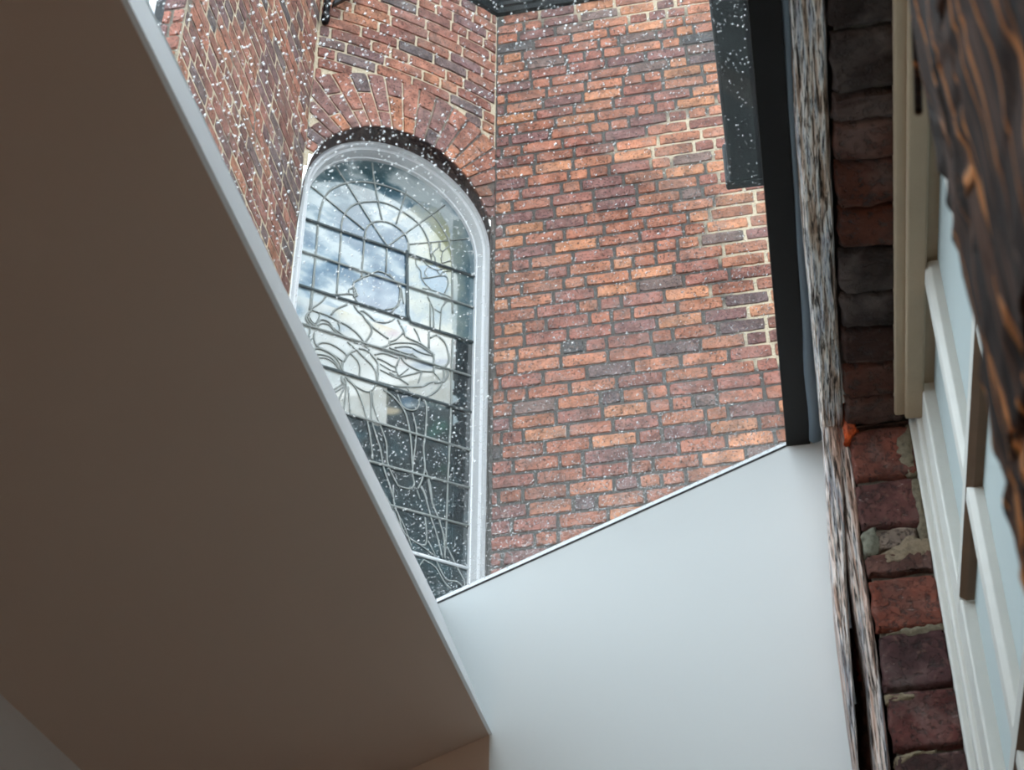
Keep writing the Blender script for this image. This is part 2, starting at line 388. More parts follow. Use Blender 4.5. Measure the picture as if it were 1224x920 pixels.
# drainpipe elbow in the left corner
pipe=empty('drainpipe'); tag(pipe,'short black drainpipe elbow in the left corner above the arch','pipe')
pz=on(374,28,NM,OM).z
mb=MB(); p0=s_mid(.028,pz,.035); mb.tube([p0,p0+Z*.3,p0+Z*1.2],.019,14); mb.build('downpipe',M['black_paint'],pipe,smooth=True)
mb=MB(); q0=s_mid(.05,pz+.10,.05); q1=on(422,-3,NM,OM+NM*.05); mb.prism([q0,q0+Z*.05,q0+Z*.05+NM*.04,q0+NM*.04],q1-q0); bevel(mb.build('arm',M['black_paint'],pipe),.006)
mb=MB(); mb.tube([p0+Z*.02,p0+Z*.06],.024,14); mb.build('collar',M['black_paint'],pipe,smooth=True)
# white window beyond the near end of the left wall
sw=empty('side_window'); tag(sw,'white painted window frame at top left corner beyond the brick edge','window')
mb=MB(); X1=-2.308; 
mb.box(X1-.055,X1,4.33,4.40,ZBOT,ZTOP); mb.box(X1-.075,X1-.055,4.345,4.40,ZBOT,ZTOP); mb.box(X1-.10,X1-.085,4.35,4.40,ZBOT,ZTOP)
for zz in range(6): mb.box(X1-.9,X1-.10,4.35,4.40,ZBOT+.4+zz*1.05,ZBOT+.45+zz*1.05)
bevel(mb.build('frame',M['white_gloss'],sw),.006)
mb=MB(); mb.box(X1-.9,X1-.02,4.385,4.395,ZBOT,ZTOP); mb.build('pane',M['frosted'],sw)

# ------------------------------------------------------------------ arched stained glass window
win=empty('arched_window'); tag(win,'tall arched stained glass window with white moulded frame in the brick church wall','window')
def fr_pt(u,z,dep): return OM+UM*u-NM*dep+Z*z
prof=[(.550,.10),(.550,.095),(.536,.088),(.526,.092),(.522,.100),(.520,.112),(.513,.118),(.508,.120),(.506,.132),(.503,.150),(.501,.172),(.495,.176),(.493,.215),(.550,.215)]
vs=[];fs=[];n=len(prof); base=path(1,0,0,0,0,64)
NP=len(base)
zs_list=[ZSILL+(ZF-ZSILL)*q for q in (0,.25,.5,.75)]
for i in range(NP):
    for (R,dp) in prof:
        if i<4: u,z=UF-R,zs_list[i]
        elif i>=NP-4: u,z=UF+R,zs_list[NP-1-i]
        else:
            a=PI*(i-4)/64; u,z=UF-math.cos(a)*R,ZF+math.sin(a)*R
        vs.append(fr_pt(u,z,dp))
for i in range(NP-1):
    for k in range(n): fs.append((i*n+k,i*n+(k+1)%n,(i+1)*n+(k+1)%n,(i+1)*n+k))
o=mesh('frame',vs,fs,M['white_gloss'],win,smooth=False)
bm=bmesh.new();bm.from_mesh(o.data);bmesh.ops.recalc_face_normals(bm,faces=bm.faces[:]);bm.to_mesh(o.data);bm.free()
mb=MB(); c0=fr_pt(UF-.56,ZSILL,.0)
mb.prism([fr_pt(UF-.56,ZSILL-.06,-.03),fr_pt(UF-.56,ZSILL-.02,-.03),fr_pt(UF-.56,ZSILL+.02,.215),fr_pt(UF-.56,ZSILL-.06,.215)],UM*1.1); mb.build('sill',M['white_gloss'],win)
GD=.195
GO=OM-NM*GD
def g_uz(px,py):
    p=on(px,py,NM,GO); return ((p-GO).dot(UM),p.z)
def to_px(P):
    d=P-EYE; k=d.dot(CF); return 612+FPX*d.dot(CR)/k, 460-FPX*d.dot(CU)/k
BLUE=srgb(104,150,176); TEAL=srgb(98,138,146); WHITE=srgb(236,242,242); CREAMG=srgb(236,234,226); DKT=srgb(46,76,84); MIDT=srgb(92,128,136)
def inpoly(x,y,P):
    c=False;j=len(P)-1
    for i in range(len(P)):
        if (P[i][1]>y)!=(P[j][1]>y) and x<(P[j][0]-P[i][0])*(y-P[i][1])/(P[j][1]-P[i][1])+P[i][0]: c=not c
        j=i
    return c
ROBE=[(428,338),(440,332),(470,328),(480,345),(478,362),(470,374),(452,372),(432,362),(424,358)]
LIGHT=[(468,262),(486,272),(487,290),(487,380),(494,388),(541,404),(541,300),(536,270),(522,248),(505,240)]
RCOL=[(541,300),(566,300),(567,411),(541,404)]
def art(px,py):
    c=art0(px,py); return tuple(.58*x**1.55 for x in c)
def art0(px,py):
    # drawing of the glass in the picture's own layout; glass colours with cloud and dark reflections painted in
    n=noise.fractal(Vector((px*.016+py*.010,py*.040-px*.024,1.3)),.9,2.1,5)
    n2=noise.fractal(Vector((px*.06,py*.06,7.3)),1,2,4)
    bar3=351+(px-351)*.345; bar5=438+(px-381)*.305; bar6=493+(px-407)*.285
    cloud_refl=max(0,min(1,.36+n*1.7+max(0,(py-300))*.004))
    base=lerp(TEAL,BLUE,(py-210)/60); sky=lerp(base,WHITE,cloud_refl)  # sky reflected in the glazing, painted into the pane colours
    thick=388+(px-492)*.32
    if inpoly(px,py,ROBE): return lerp(srgb(120,152,180),srgb(196,212,224),.4+n2*.9)
    if inpoly(px,py,LIGHT) or (px>486 and px<541 and py>300 and py<thick):
        c=lerp(srgb(206,218,222),srgb(238,238,226),.5+n2)
        g=math.exp(-((px-530)**2/260+(py-300)**2/1600))
        c=lerp(c,srgb(206,206,160),g*.8)
        if 495<px<535 and 300<py<370 and inpoly(px,py,[(502,318),(520,316),(536,330),(535,348),(528,352),(505,340)]+[(500,330)]): c=srgb(196,214,226)
        return c
    if px>=541 and py<thick and py>262:
        return lerp(srgb(196,204,196),srgb(126,156,166),(px-541)/22+n2*.5)
    if px>=541 and py>=thick:
        return lerp(DKT,MIDT,n2*.8+max(0,(py-560)/260)) if px>543+n2*8 or py>520 else srgb(214,224,226)
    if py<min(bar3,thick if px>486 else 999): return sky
    lim=bar5 if px>462 else bar6
    if px<=541 and py<lim+n2*4:
        c=lerp(CREAMG,srgb(246,246,242),.5+n2)
        for (cx,cy,sx,sy,cc,k) in ((397,376,14,6,srgb(150,178,196),.7),(408,392,12,6,srgb(160,184,200),.6),(470,398,8,5,srgb(214,190,206),.8),(462,388,16,8,srgb(236,222,190),.8),(412,372,14,10,srgb(236,228,196),.7),(492,420,26,5,srgb(132,160,184),.8),(508,437,18,5,srgb(128,154,180),.85),(528,432,10,4,srgb(170,180,200),.7),(497,426,20,2.5,srgb(190,200,205),.6),(480,432,8,6,srgb(230,214,208),.6),(356,372,8,8,srgb(120,160,184),.7),(352,395,10,6,srgb(130,170,190),.7)):
            g=math.exp(-(((px-cx)/sx)**2+((py-cy)/sy)**2)); c=lerp(c,cc,g*k)
        return c
    c=lerp(DKT,MIDT,.15+n2*.7+(py-560)/300+max(0,(440-px))/120)
    for (cx,cy,sx,sy,cc,k) in ((455,478,9,9,srgb(226,214,190),1.2),(468,491,10,4,srgb(222,210,188),1.3),(490,480,13,7,srgb(120,150,170),1),(496,484,10,3,srgb(220,226,226),.9),(525,472,14,12,srgb(206,226,224),1.3),(524,512,14,8,srgb(84,158,140),.9),(530,560,5,4,srgb(40,130,112),.9),(424,520,8,12,srgb(120,150,160),.6)):
        g=math.exp(-(((px-cx)/sx)**2+((py-cy)/sy)**2))*(1+n2); c=lerp(c,cc,min(1,g*k))
    return c
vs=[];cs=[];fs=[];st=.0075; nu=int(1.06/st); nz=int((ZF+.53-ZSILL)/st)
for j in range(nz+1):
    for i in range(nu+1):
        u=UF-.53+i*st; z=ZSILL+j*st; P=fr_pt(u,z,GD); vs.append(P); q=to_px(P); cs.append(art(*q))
for j in range(nz):
    for i in range(nu):
        u=UF-.53+(i+.5)*st; z=ZSILL+(j+.5)*st
        if z>ZF and math.hypot(u-UF,z-ZF)>.522: continue
        q=j*(nu+1)+i; fs.append((q,q+1,q+nu+2,q+nu+1))
o=mesh('stained_glass',vs,fs,M['art'],win,cols=cs); o['label']='stained glass with pale robes and teal, cloud and dark reflections painted in'
def cr(pts,sub=4):
    if len(pts)<3: return pts
    out=[];P=[pts[0]]+list(pts)+[pts[-1]]
    for i in range(1,len(P)-2):
        p0,p1,p2,p3=P[i-1],P[i],P[i+1],P[i+2]
        for k in range(sub):
            t=k/sub; out.append(tuple(.5*((2*b)+(c-a)*t+(2*a-5*b+4*c-d)*t*t+(-a+3*b-3*c+d)*t**3) for a,b,c,d in zip(p0,p1,p2,p3)))
    out.append(pts[-1]); return out
A_=(330,150,4.08);B_=(330,330,4.08);H_=(400,520,4.08);D_=(335,355,8.743);E_=(465,355,8.743);F_=(465,260,8.743);G_=(385,440,5.752);K_=(400,570,5.752)
LINES=[
(A_,[(165,900),(180,760),(195,600),(205,470),(225,380),(260,320),(330,285),(400,275),(480,283),(560,305),(640,340),(720,400),(780,460),(820,520),(848,580),(858,660),(858,760),(860,915)],1.1),
(B_,[(185,0),(175,100),(162,165)],1.1),
(A_,[(295,820),(305,690),(315,560),(320,470),(350,410),(400,380),(490,372),(560,390),(630,430),(700,485),(740,560),(755,640)],1.0),
(A_,[(415,740),(425,620),(435,520),(460,480),(500,468),(550,475),(600,505),(635,545),(648,600),(640,640)],1.0),
(A_,[(543,590),(465,475),(290,200)],1.0),(A_,[(430,510),(155,285)],1.0),(A_,[(515,460),(480,285),(468,185)],1.0),(A_,[(585,480),(635,320)],.8),(A_,[(543,590),(625,530),(820,390)],.9),(A_,[(650,580),(935,553)],.7),(A_,[(540,590),(535,715)],.9),
(B_,[(860,310),(855,460),(850,700),(840,915)],1.1),(H_,[(560,0),(550,240),(540,540)],.9),(B_,[(745,270),(745,345)],.9),
(D_,[(320,0),(325,130),(275,190),(270,240),(310,310),(300,420),(285,470)],1.0),
(D_,[(470,0),(430,50),(330,120)],.9),(D_,[(330,140),(480,190),(620,260),(700,300),(800,380),(850,440),(880,490)],1),
(D_,[(300,160),(310,220),(360,280),(410,200),(400,175)],.7),(D_,[(280,200),(310,260),(370,300),(420,240),(500,260),(560,330),(640,390),(740,460)],1),
(D_,[(310,320),(370,320),(430,280),(500,290),(560,350),(600,390)],.8),(D_,[(530,190),(580,130),(700,80)],1),
(D_,[(770,90),(810,150),(860,190),(890,240),(940,300),(950,380),(880,480)],1),(D_,[(600,270),(620,320),(610,370)],.7),
(D_,[(860,140),(940,200),(990,250),(1090,270),(1160,250),(1190,230)],.8),(D_,[(820,160),(860,150),(960,225)],.7),(D_,[(890,230),(980,330),(1130,440)],1),
(D_,[(1140,460),(1130,500),(1050,530),(960,510),(880,490)],1),(D_,[(380,340),(350,400),(370,500),(430,480),(520,490),(640,560),(700,620)],1),
(D_,[(370,510),(430,540),(560,610),(660,680)],1),(D_,[(340,430),(280,490),(320,550)],.8),(D_,[(320,590),(370,540),(460,560),(560,620),(620,700),(660,810)],1),
(D_,[(350,620),(400,600),(520,630),(600,720),(640,800)],.8),(D_,[(390,640),(470,640),(560,690),(620,770)],.7),(D_,[(660,680),(720,590),(780,550),(700,470)],1),
(D_,[(730,590),(800,660),(830,740),(820,850)],.9),(D_,[(790,550),(880,640),(960,720),(1000,800),(1010,890)],1),(D_,[(820,540),(900,560),(980,640),(1020,720),(1010,900)],1),
(D_,[(770,480),(860,500),(930,560)],.8),(D_,[(650,680),(650,760),(680,810)],1),(D_,[(390,640),(385,720)],.8),(D_,[(640,830),(640,880),(680,918)],1),(D_,[(430,760),(470,850),(520,918)],.8),
(D_,[(985,605),(1080,590),(1224,640)],.8),(D_,[(1010,640),(1080,670),(1190,730),(1224,700)],.9),(D_,[(1040,760),(1120,800),(1224,850)],.8),(D_,[(1040,700),(1140,760),(1224,790)],.7),
(E_,[(400,0),(440,70),(465,160),(465,330)],.7),(E_,[(430,60),(430,320)],.7),(E_,[(640,10),(600,50),(550,110),(540,200),(530,350)],.6),(E_,[(465,120),(550,175)],.6),
(E_,[(415,380),(415,540)],1),(E_,[(430,430),(490,400),(560,450),(600,520),(625,640),(600,710),(540,745),(470,730)],1),
(E_,[(90,240),(150,350),(180,420),(330,490),(430,570),(465,620),(465,790)],1),(E_,[(260,330),(300,400),(330,490)],.8),(E_,[(0,470),(80,440),(150,370)],.8),
(E_,[(0,500),(100,480),(270,490),(380,550),(450,600)],.9),(E_,[(0,530),(110,570),(210,600),(250,590)],.9),(E_,[(60,530),(200,520),(330,580),(455,615)],.8),(E_,[(110,570),(120,620),(180,700),(320,770),(460,780)],.9),
(E_,[(170,650),(230,600),(360,680),(465,700)],.9),(E_,[(120,620),(70,740),(100,830)],.9),(E_,[(100,830),(200,750)],.7),(E_,[(100,840),(260,800),(330,780)],.9),(E_,[(0,790),(120,860),(200,918)],.9),
(E_,[(340,790),(300,900)],.8),(E_,[(465,790),(520,850),(540,890)],.9),(E_,[(570,750),(570,830),(540,890),(470,900)],.9),(E_,[(610,760),(610,830),(560,900)],.8),(E_,[(540,740),(660,780),(860,830)],.8),
(F_,[(440,270),(440,440)],.6),(F_,[(520,270),(510,320),(455,370),(480,420),(480,480)],.5),(F_,[(530,270),(535,340),(560,360),(545,420),(550,480)],.5),(F_,[(560,360),(600,320),(640,290)],.5),
(F_,[(280,430),(285,500),(330,560),(340,640),(400,720),(450,760)],.6),(F_,[(370,460),(410,510),(500,550),(570,530)],.6),(F_,[(400,520),(370,580),(400,630)],.5),(F_,[(340,635),(420,630),(530,610),(600,620),(615,700),(580,790)],.6),
(F_,[(500,560),(540,600),(560,570),(640,560)],.5),(F_,[(350,740),(480,770),(650,840),(620,870),(500,830),(400,800),(350,740)],.6),(F_,[(400,800),(440,918)],.6),(F_,[(590,870),(570,918)],.6),(F_,[(550,480),(650,450)],.5),(F_,[(0,590),(60,660),(120,730),(150,900)],.7),
(A_,[(465,725),(500,712),(560,740),(600,790),(605,850),(560,915)],.8),(A_,[(465,725),(380,765),(385,800),(395,830),(375,835)],.9),(A_,[(250,825),(300,825),(355,822),(395,830)],1),(A_,[(355,822),(355,800),(375,795)],.7),(A_,[(415,740),(450,735)],.8),
(B_,[(375,50),(385,110),(400,130)],.8),(B_,[(530,165),(590,150),(600,110),(605,40)],.8),(B_,[(540,180),(610,195)],.7),
(G_,[(140,90),(150,130),(130,180),(95,260)],.8),(G_,[(140,110),(60,160)],.7),(G_,[(145,130),(50,190)],.7),(G_,[(150,70),(165,130),(145,300)],.8),(G_,[(180,130),(190,320)],.8),
(G_,[(160,60),(230,140),(270,230),(300,330),(320,420),(340,560),(345,630)],.9),(G_,[(170,80),(270,150),(330,160),(380,100)],.9),
(G_,[(330,160),(335,250),(340,360),(380,500),(400,560),(420,680),(460,800),(490,900)],.9),(G_,[(345,170),(350,260),(400,400),(440,520),(450,660),(520,810)],.8),
(G_,[(420,150),(490,200),(560,290),(590,380),(610,520),(620,700)],1),(G_,[(620,310),(645,420),(640,520),(625,640),(620,730),(630,800),(600,830),(520,810)],.8),
(G_,[(690,210),(715,260),(710,430),(695,560),(705,690),(680,780),(655,830)],.9),(G_,[(710,700),(740,800),(755,918)],.8),(G_,[(680,810),(720,900)],.7),(G_,[(650,840),(670,900)],.7),
(G_,[(390,95),(500,125),(600,130),(690,125),(740,100),(820,90),(860,50),(855,0)],1),(G_,[(520,190),(550,260),(600,290),(650,280),(670,210)],.8),(G_,[(820,110),(780,160),(720,200)],.9),(G_,[(580,130),(610,185)],.7),
(K_,[(590,70),(620,130),(660,280),(700,400),(740,560)],.8),(K_,[(640,20),(670,180),(710,280),(750,420),(755,560)],.8),(K_,[(620,280),(630,430),(600,470),(480,390),(430,240)],.7),
(K_,[(400,60),(410,200),(480,350),(530,490)],.7),(K_,[(400,230),(480,390),(590,470),(690,545)],.6),(K_,[(610,570),(690,620),(750,720),(800,770)],.7),(K_,[(690,560),(760,700),(840,720),(890,770)],.7),
(K_,[(770,480),(850,640),(890,720),(885,760)],.7),(K_,[(560,640),(610,570)],.6),(K_,[(640,440),(690,540)],.6),(K_,[(600,710),(660,790)],.6),(K_,[(280,0),(340,120),(400,220)],.8),
]
def place(c,pts): return [(c[0]+x/c[2],c[1]+y/c[2]) for x,y in pts]
mb=MB()
for (c,pts,wd) in LINES:
    q=cr(place(c,pts),4)
    P3=[]
    for (x,y) in q:
        u,z=g_uz(x,y)
        if abs(u-UF)>.53: u=UF+math.copysign(.53,u-UF)
        P3.append(fr_pt(u,z,GD-.004))
    if len(P3)>1: mb.tube(P3,.0052*wd,6,flat=NM)
mb.build('lead_came',M['lead'],win,smooth=True)
def bar(name,c,pts,r,mat,lab=None):
    P3=[fr_pt(*g_uz(x,y),GD-.008) for x,y in place(c,pts)]; m=MB(); m.tube(P3,r,8,flat=NM); o=m.build(name,mat,win,smooth=True)
    if lab:o['label']=lab
for c,pts,r in ((A_,[(112,449),(968,741)],.0085),(A_,[(105,610),(965,892)],.0065),(B_,[(83,38),(640,213)],.008),(B_,[(92,225),(945,490)],.0065),(B_,[(205,437),(950,668)],.0085),(B_,[(310,663),(955,855)],.0065),(H_,[(160,128),(660,262)],.0065),(H_,[(265,343),(655,447)],.006)):
    bar('saddle_bar',c,pts,r,M['lead_dark'] if r>.0075 else M['lead'])
bar('saddle_bar',H_,[(350,568),(660,657)],.009,M['white_gloss'],'white bar near the foot of the window')
bar('panel_edge',B_,[(636,-120),(636,0),(640,195),(655,228),(960,326)],.0085,M['lead_dark'],'thick dark lead edging the dove panel')

# ------------------------------------------------------------------ the glazed room: skylight, walls, ceiling
def rel(x,z,y=YE): return Vector((x,y,z+ZC))
SI=math.tan(math.radians(3.35))
def S(x,z,y): return Vector((x,y,z+ZC+(y-YE)*SI))     # z given at the end wall
GL,GLZ,GRX,GRZ=-.4423,1.0911,.0256,1.2833
CX,CZ=-.3685,.9023; CSL=math.tan(math.radians(20.91))
Y0=-.55; YB=-2.4; XL=-.738; XW=.0985
# white end wall
mb=MB(); mb.prism([rel(-.372,-1.55),rel(CX,CZ),rel(GL,GLZ-.001),rel(GRX,GRZ-.001),rel(XW,GRZ+.030),rel(XW,-1.55)],(0,.09,0))
tag(mb.build('wall_end',M['white_wall']),'smooth white plaster end wall under the skylight edge','wall',kind='structure')
mb=MB(); mb.prism([rel(XL,-1.55),rel(XL,CZ-(CX-XL)*CSL),rel(CX,CZ),rel(-.372,-1.55)],(0,.09,0))
tag(mb.build('wall_corner',M['taupe']),'taupe end wall below the sloping ceiling','wall',kind='structure')
# ceiling
mb=MB()
for (ya,yb,xr) in ((Y0,YE+.09,CX),(YB,Y0,XW)):
    zr=CZ+(xr-CX)*CSL; zl=CZ-(CX-XL+.1)*CSL
    pr=[S(XL-.1,zl,yb),S(xr,zr,yb),S(xr-.0738 if xr==CX else xr,zr+.188,yb),S(XL-.1,zl+.188,yb)]
    if xr==CX: pr[2]=S(GL-.004,GLZ-.002,yb)
    pr2=[p+Vector((0,ya-yb,(ya-yb)*SI)) for p in pr]
    mb.add(pr+pr2,[(0,1,2,3),(7,6,5,4),(0,4,5,1),(1,5,6,2),(2,6,7,3),(3,7,4,0)])
tag(mb.build('ceiling',M['taupe']),'sloping taupe ceiling beside the skylight','ceiling',kind='structure')
mb=MB(); mb.box(XL-.1,XL,YB,YE+.09,0,1.0+ZC); tag(mb.build('wall_left',M['greywall']),'low grey wall meeting the ceiling at bottom left','wall',kind='structure')
mb=MB(); mb.box(XL-.1,.4,YB-.1,YB,0,1.2+ZC); tag(mb.build('wall_back',M['taupe']),kind='structure')
mb=MB(); mb.box(XL-.1,.4,YB-.1,YE+.09,-.1,0); tag(mb.build('floor',M['floor']),kind='structure')
mb=MB(); mb.box(-14,14,-12,-2.6,-.2,-.1); mb.box(-14,14,YE+.1,16,-.2,-.1); mb.box(-14,XL-.12,-2.6,YE+.1,-.2,-.1); mb.box(.42,14,-2.6,YE+.1,-.2,-.1)
tag(mb.build('ground',M['ground']),kind='structure')
# skylight
sky=empty('skylight'); tag(sky,'rain-spotted sloping glass skylight between ceiling and timber lintel','skylight')
gn=(S(GRX,GRZ,YE)-S(GL,GLZ,YE)).cross(S(GL,GLZ,YE)-S(GL,GLZ,Y0)).normalized()
if gn.z<0: gn=-gn
TH=.004
q=[S(GL-.012,GLZ-.012*.41,YE+.004),S(GRX+.006,GRZ+.006*.41,YE+.004),S(GRX+.006,GRZ+.006*.41,Y0),S(GL-.012,GLZ-.012*.41,Y0)]
mb=MB(); mb.prism([p+gn*.0008 for p in q],gn*TH); o=mb.build('glass_pane',M['glass'],sky)
# upstand: white board between ceiling edge and glass
mb=MB(); a0=Vector((CX,0,CZ)); a1=Vector((GL,0,GLZ)); dn=Vector((a1.z-a0.z,0,-(a1.x-a0.x))).normalized()*-.004
pr=[S(CX,CZ,YE),S(GL,GLZ,YE),S(GL,GLZ,YE)+dn,S(CX,CZ,YE)+dn]; dd=Vector((0,Y0-YE,(Y0-YE)*SI))
mb.prism([p-dn*.85 for p in pr],dd); mb.build('upstand',M['upstand'],sky)
mb=MB(); b0=S(GL,GLZ,Y0); b1=S(GRX,GRZ,Y0); mb.prism([b0,b1,b1-Z*.3,b0-Z*.19],(0,-.01,0)); o=mb.build('upstand',M['upstand'],sky)
# glazing bead and outer kerb on top of the left edge
mb=MB(); b0=S(GL-.012,GLZ-.004,YE-.02)+gn*(TH+.0012)
q4=lambda h:[Vector((0,0,0)),Vector((.011,0,.0045)),Vector((.010,0,.0045+h)),Vector((-.004,0,h))]
mb.add([b0+v_ for v_ in q4(.004)]+[b0+dd+v_ for v_ in q4(.036)],[(0,1,2,3),(7,6,5,4),(0,4,5,1),(1,5,6,2),(2,6,7,3),(3,7,4,0)]); bevel(mb.build('glazing_bead',M['upstand'],sky),.0015)
# rubber gasket and white capping along the lower end of the glass
ex=(S(GRX,GRZ,YE)-S(GL,GLZ,YE))
mb=MB(); g0=S(GL,GLZ,YE)+Vector((0,-.0005,-.0012)); mb.prism([g0,g0+Vector((0,.006,0)),g0+Vector((0,.006,.003)),g0+Vector((0,0,.003))],ex); mb.build('gasket',M['gasket'],sky)
mb=MB(); g0=S(GL,GLZ,YE)+Vector((0,.006,.001)); mb.prism([g0,g0+Vector((0,.085,0)),g0+Vector((0,.085,.0105)),g0+Vector((0,.0,.0105))],ex); mb.build('capping',M['upstand'],sky)
# rain
rb=[];rf=[]
rnd=random.Random(3)
eX=(S(GRX,GRZ,YE)-S(GL,GLZ,YE)); eY=S(GL,GLZ,Y0)-S(GL,GLZ,YE); o0=S(GL,GLZ,YE)
ux=eX.normalized(); uy=eY.normalized(); lx=eX.length; ly=eY.length
nd=0
while nd<19500:
    a=rnd.random()*lx; b=(rnd.random()**1.35)*min(ly,1.45)
    den=.75+.55*noise.noise(Vector((a*7,b*7,2)))+.4*noise.noise(Vector((a*22,b*22,5)))
    if rnd.random()>den: continue
    r=.00034+.00062*rnd.random()**2.2
    if rnd.random()<.02: r*=1.6
    if b>.75: r*=1.15
    el=rnd.uniform(1.0,1.35); an=.7+rnd.uniform(-.5,.5)
    c=o0+ux*a+uy*b+gn*(TH+.00085)
    d1=ux*math.cos(an)+uy*math.sin(an); d2=-ux*math.sin(an)+uy*math.cos(an)
    base=len(rb); ns=8
    for (rr,hh) in ((1,0),(.9,.34),(.55,.62)):
        for k in range(ns):
            t=2*PI*k/ns; rb.append(c+d1*(r*el*rr*math.cos(t))+d2*(r*rr*math.sin(t))+gn*(r*hh))
    rb.append(c+gn*(r*.72))
    for l in range(2):
        for k in range(ns): rf.append((base+l*ns+k,base+l*ns+(k+1)%ns,base+(l+1)*ns+(k+1)%ns,base+(l+1)*ns+k))
    for k in range(ns): rf.append((base+2*ns+k,base+2*ns+(k+1)%ns,base+3*ns))
    rf.append(tuple(base+k for k in range(ns))[::-1])
    nd+=1
o=mesh('raindrops',rb,rf,M['water'],None,True); tag(o,'fine raindrops scattered over the skylight glass','rain',kind='stuff')
# black steel edge beam
bm_=empty('steel_beam'); tag(bm_,'black steel edge beam between skylight glass and timber lintel','beam')
mb=MB(); 
pr=[S(GRX,GRZ-.0005,YE+.02),S(.057,GRZ-.0005,YE+.02),S(.057,GRZ+.05,YE+.02),S(GRX+.004,GRZ+.05,YE+.02)]
mb.prism(pr,(0,Y0-YE-.3,(Y0-YE-.3)*SI)); bevel(mb.build('beam',M['black_steel'],bm_),.0012)
mb=MB(); N=60; vs=[];fs=[]
for i in range(N+1):
    y=YE-.01-(YE-Y0)*i/N; w_=.0008*math.sin(i*1.1)+.0010*noise.noise(Vector((i*.35,0,0)))
    zt=1.236
    for (x,z) in ((.0555+w_,zt+.004),(.0605+w_,zt-.001),(.0650+.009*max(0,min(1,(y-1.0)/.7)),zt+.003),(.066+.009*max(0,min(1,(y-1.0)/.7)),zt+.06),(.0555,zt+.06)): vs.append(Vector((x,y,z+ZC+ (0 if z>zt+.05 else max(0,(y-1.05))*SI*.9))))
for i in range(N):
    for k in range(5): fs.append((i*5+k,i*5+(k+1)%5,(i+1)*5+(k+1)%5,(i+1)*5+k))
o=mesh('sealant',vs,fs,M['sealant'],bm_,True); o['label']='wavy grey sealant bead along the beam'

mb=MB(); mb.box(.060,.085,Y0-.3,YE-.10,1.29+ZC,1.50+ZC); o=mb.build('packer',M['black_steel'],bm_)
# ------------------------------------------------------------------ old house wall with its window (right)
ZH=1.2342; YJ=1.75; YN=.62
wr=MB(); CW=srgb(96,88,78)
wr.box(XW+.006,.30,YJ+.004,YE+.35,0,2.6+ZC); wr.box(XW+.006,.30,YB,.085,0,2.6+ZC); wr.box(.20,.30,.085,YN-.05,0,2.6+ZC); wr.box(XW+.006,.30,YN-.05,YJ+.004,ZH+ZC+.004,2.6+ZC); wr.box(XW+.006,.30,YN-.05,YJ+.004,0,-.45+ZC)
WR=wr.build('wall_right',M['house_mortar'],cols=False)
me=WR.data; a=me.color_attributes.new('col','FLOAT_COLOR','POINT'); a.data.foreach_set('color',[*CW,1.0]*len(me.vertices))
tag(WR,'old red brick house wall round the timber-framed window opening','wall',kind='structure')
def s_jamb(u,z,d=0.0): return Vector((XW+.006+u,YJ-d,z+ZC))
def s_soff(u,v,d=0.0): return Vector((XW+.006+u,v,ZH+ZC-d))
jz=[on(1062,y,(0,1,0),(0,YJ,0)).z-ZC for y in (512,574,632,662,690,757,828,902,975)]
jc=[srgb(112,64,52),srgb(94,58,54),srgb(128,112,100),srgb(90,58,50),srgb(120,62,46),srgb(72,46,46),srgb(88,48,44),srgb(74,50,48)]
mb=MB()
for i in range(len(jz)-1):
    add_brick(mb,s_jamb,-.004,.074 if i!=2 else .06,jz[i+1]+.002,jz[i]-.002,tuple(c*1.0 for c in jc[i]),depth=.005,nx=14,nz=10,rough=.0018,inset=.003,tilt=.002)
zz=jz[-1]
while zz>-.45:
    add_brick(mb,s_jamb,.001,.074,zz-.072,zz-.003,random.choice(jc),depth=.005,nx=8,nz=6,rough=.0018,inset=.003); zz-=.075
add_brick(mb,s_jamb,.001,.078,jz[0]+.002,ZH-.004,srgb(84,60,52),depth=.004,nx=14,nz=6,rough=.0018,inset=.003)
o=mb.build('brick_jamb',M['house_brick'],WR,cols=True,smooth=True); o['label']='dark red bricks of the jamb below the lintel'
# snapped orange brick end beside the post
mb=MB(); vs=[];fs=[]; P0=[on(x,y,(0,1,0),(0,YJ-.008,0)) for x,y in ((1007,482),(1014,479),(1019,497),(1024,512),(1013,528),(1009,530),(1008,505))]
cpt=sum(P0,Vector())/len(P0)+Vector((0,-.008,0)); vs=[cpt]+P0+[p+Vector((.004,.02,0)) for p in P0]; n=len(P0)
for k in range(n): fs+= [(0,1+k,1+(k+1)%n),(1+k,1+n+k,1+n+(k+1)%n,1+(k+1)%n)]
mb.add(vs,fs,srgb(196,82,36)); o=mb.build('broken_brick',M['house_brick'],WR,cols=True)
bm=bmesh.new();bm.from_mesh(o.data);bmesh.ops.subdivide_edges(bm,edges=bm.edges[:],cuts=3,use_grid_fill=True)
for v_ in bm.verts: v_.co+=Vector((1,1,1))*noise.noise(v_.co*160)*.0022
bm.to_mesh(o.data);bm.free(); o['label']='freshly snapped orange brick end'
sy=[on(1030,y,(0,0,1),(0,0,ZH+ZC)).y for y in (471,432,389,347,294,245,188,142,105,32,-40,-120)]
mb=MB(); sy=[YJ-.004]+sy
for i in range(len(sy)-1):
    a_,b_=sy[i+1],sy[i]
    add_brick(mb,s_soff,-.005,.066,a_+.003,b_-.003,random.choice([srgb(66,32,20),srgb(52,28,20),srgb(76,36,20),srgb(38,26,22)]),depth=.006,nx=12,nz=8,rough=.0022,inset=.003,tilt=.003)  # shade under the lintel painted into these dark bricks
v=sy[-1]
while v>YN: add_brick(mb,s_soff,.001,.072,v-.07,v-.004,srgb(96,54,42),depth=.007,nx=8,nz=6,rough=.003); v-=.075
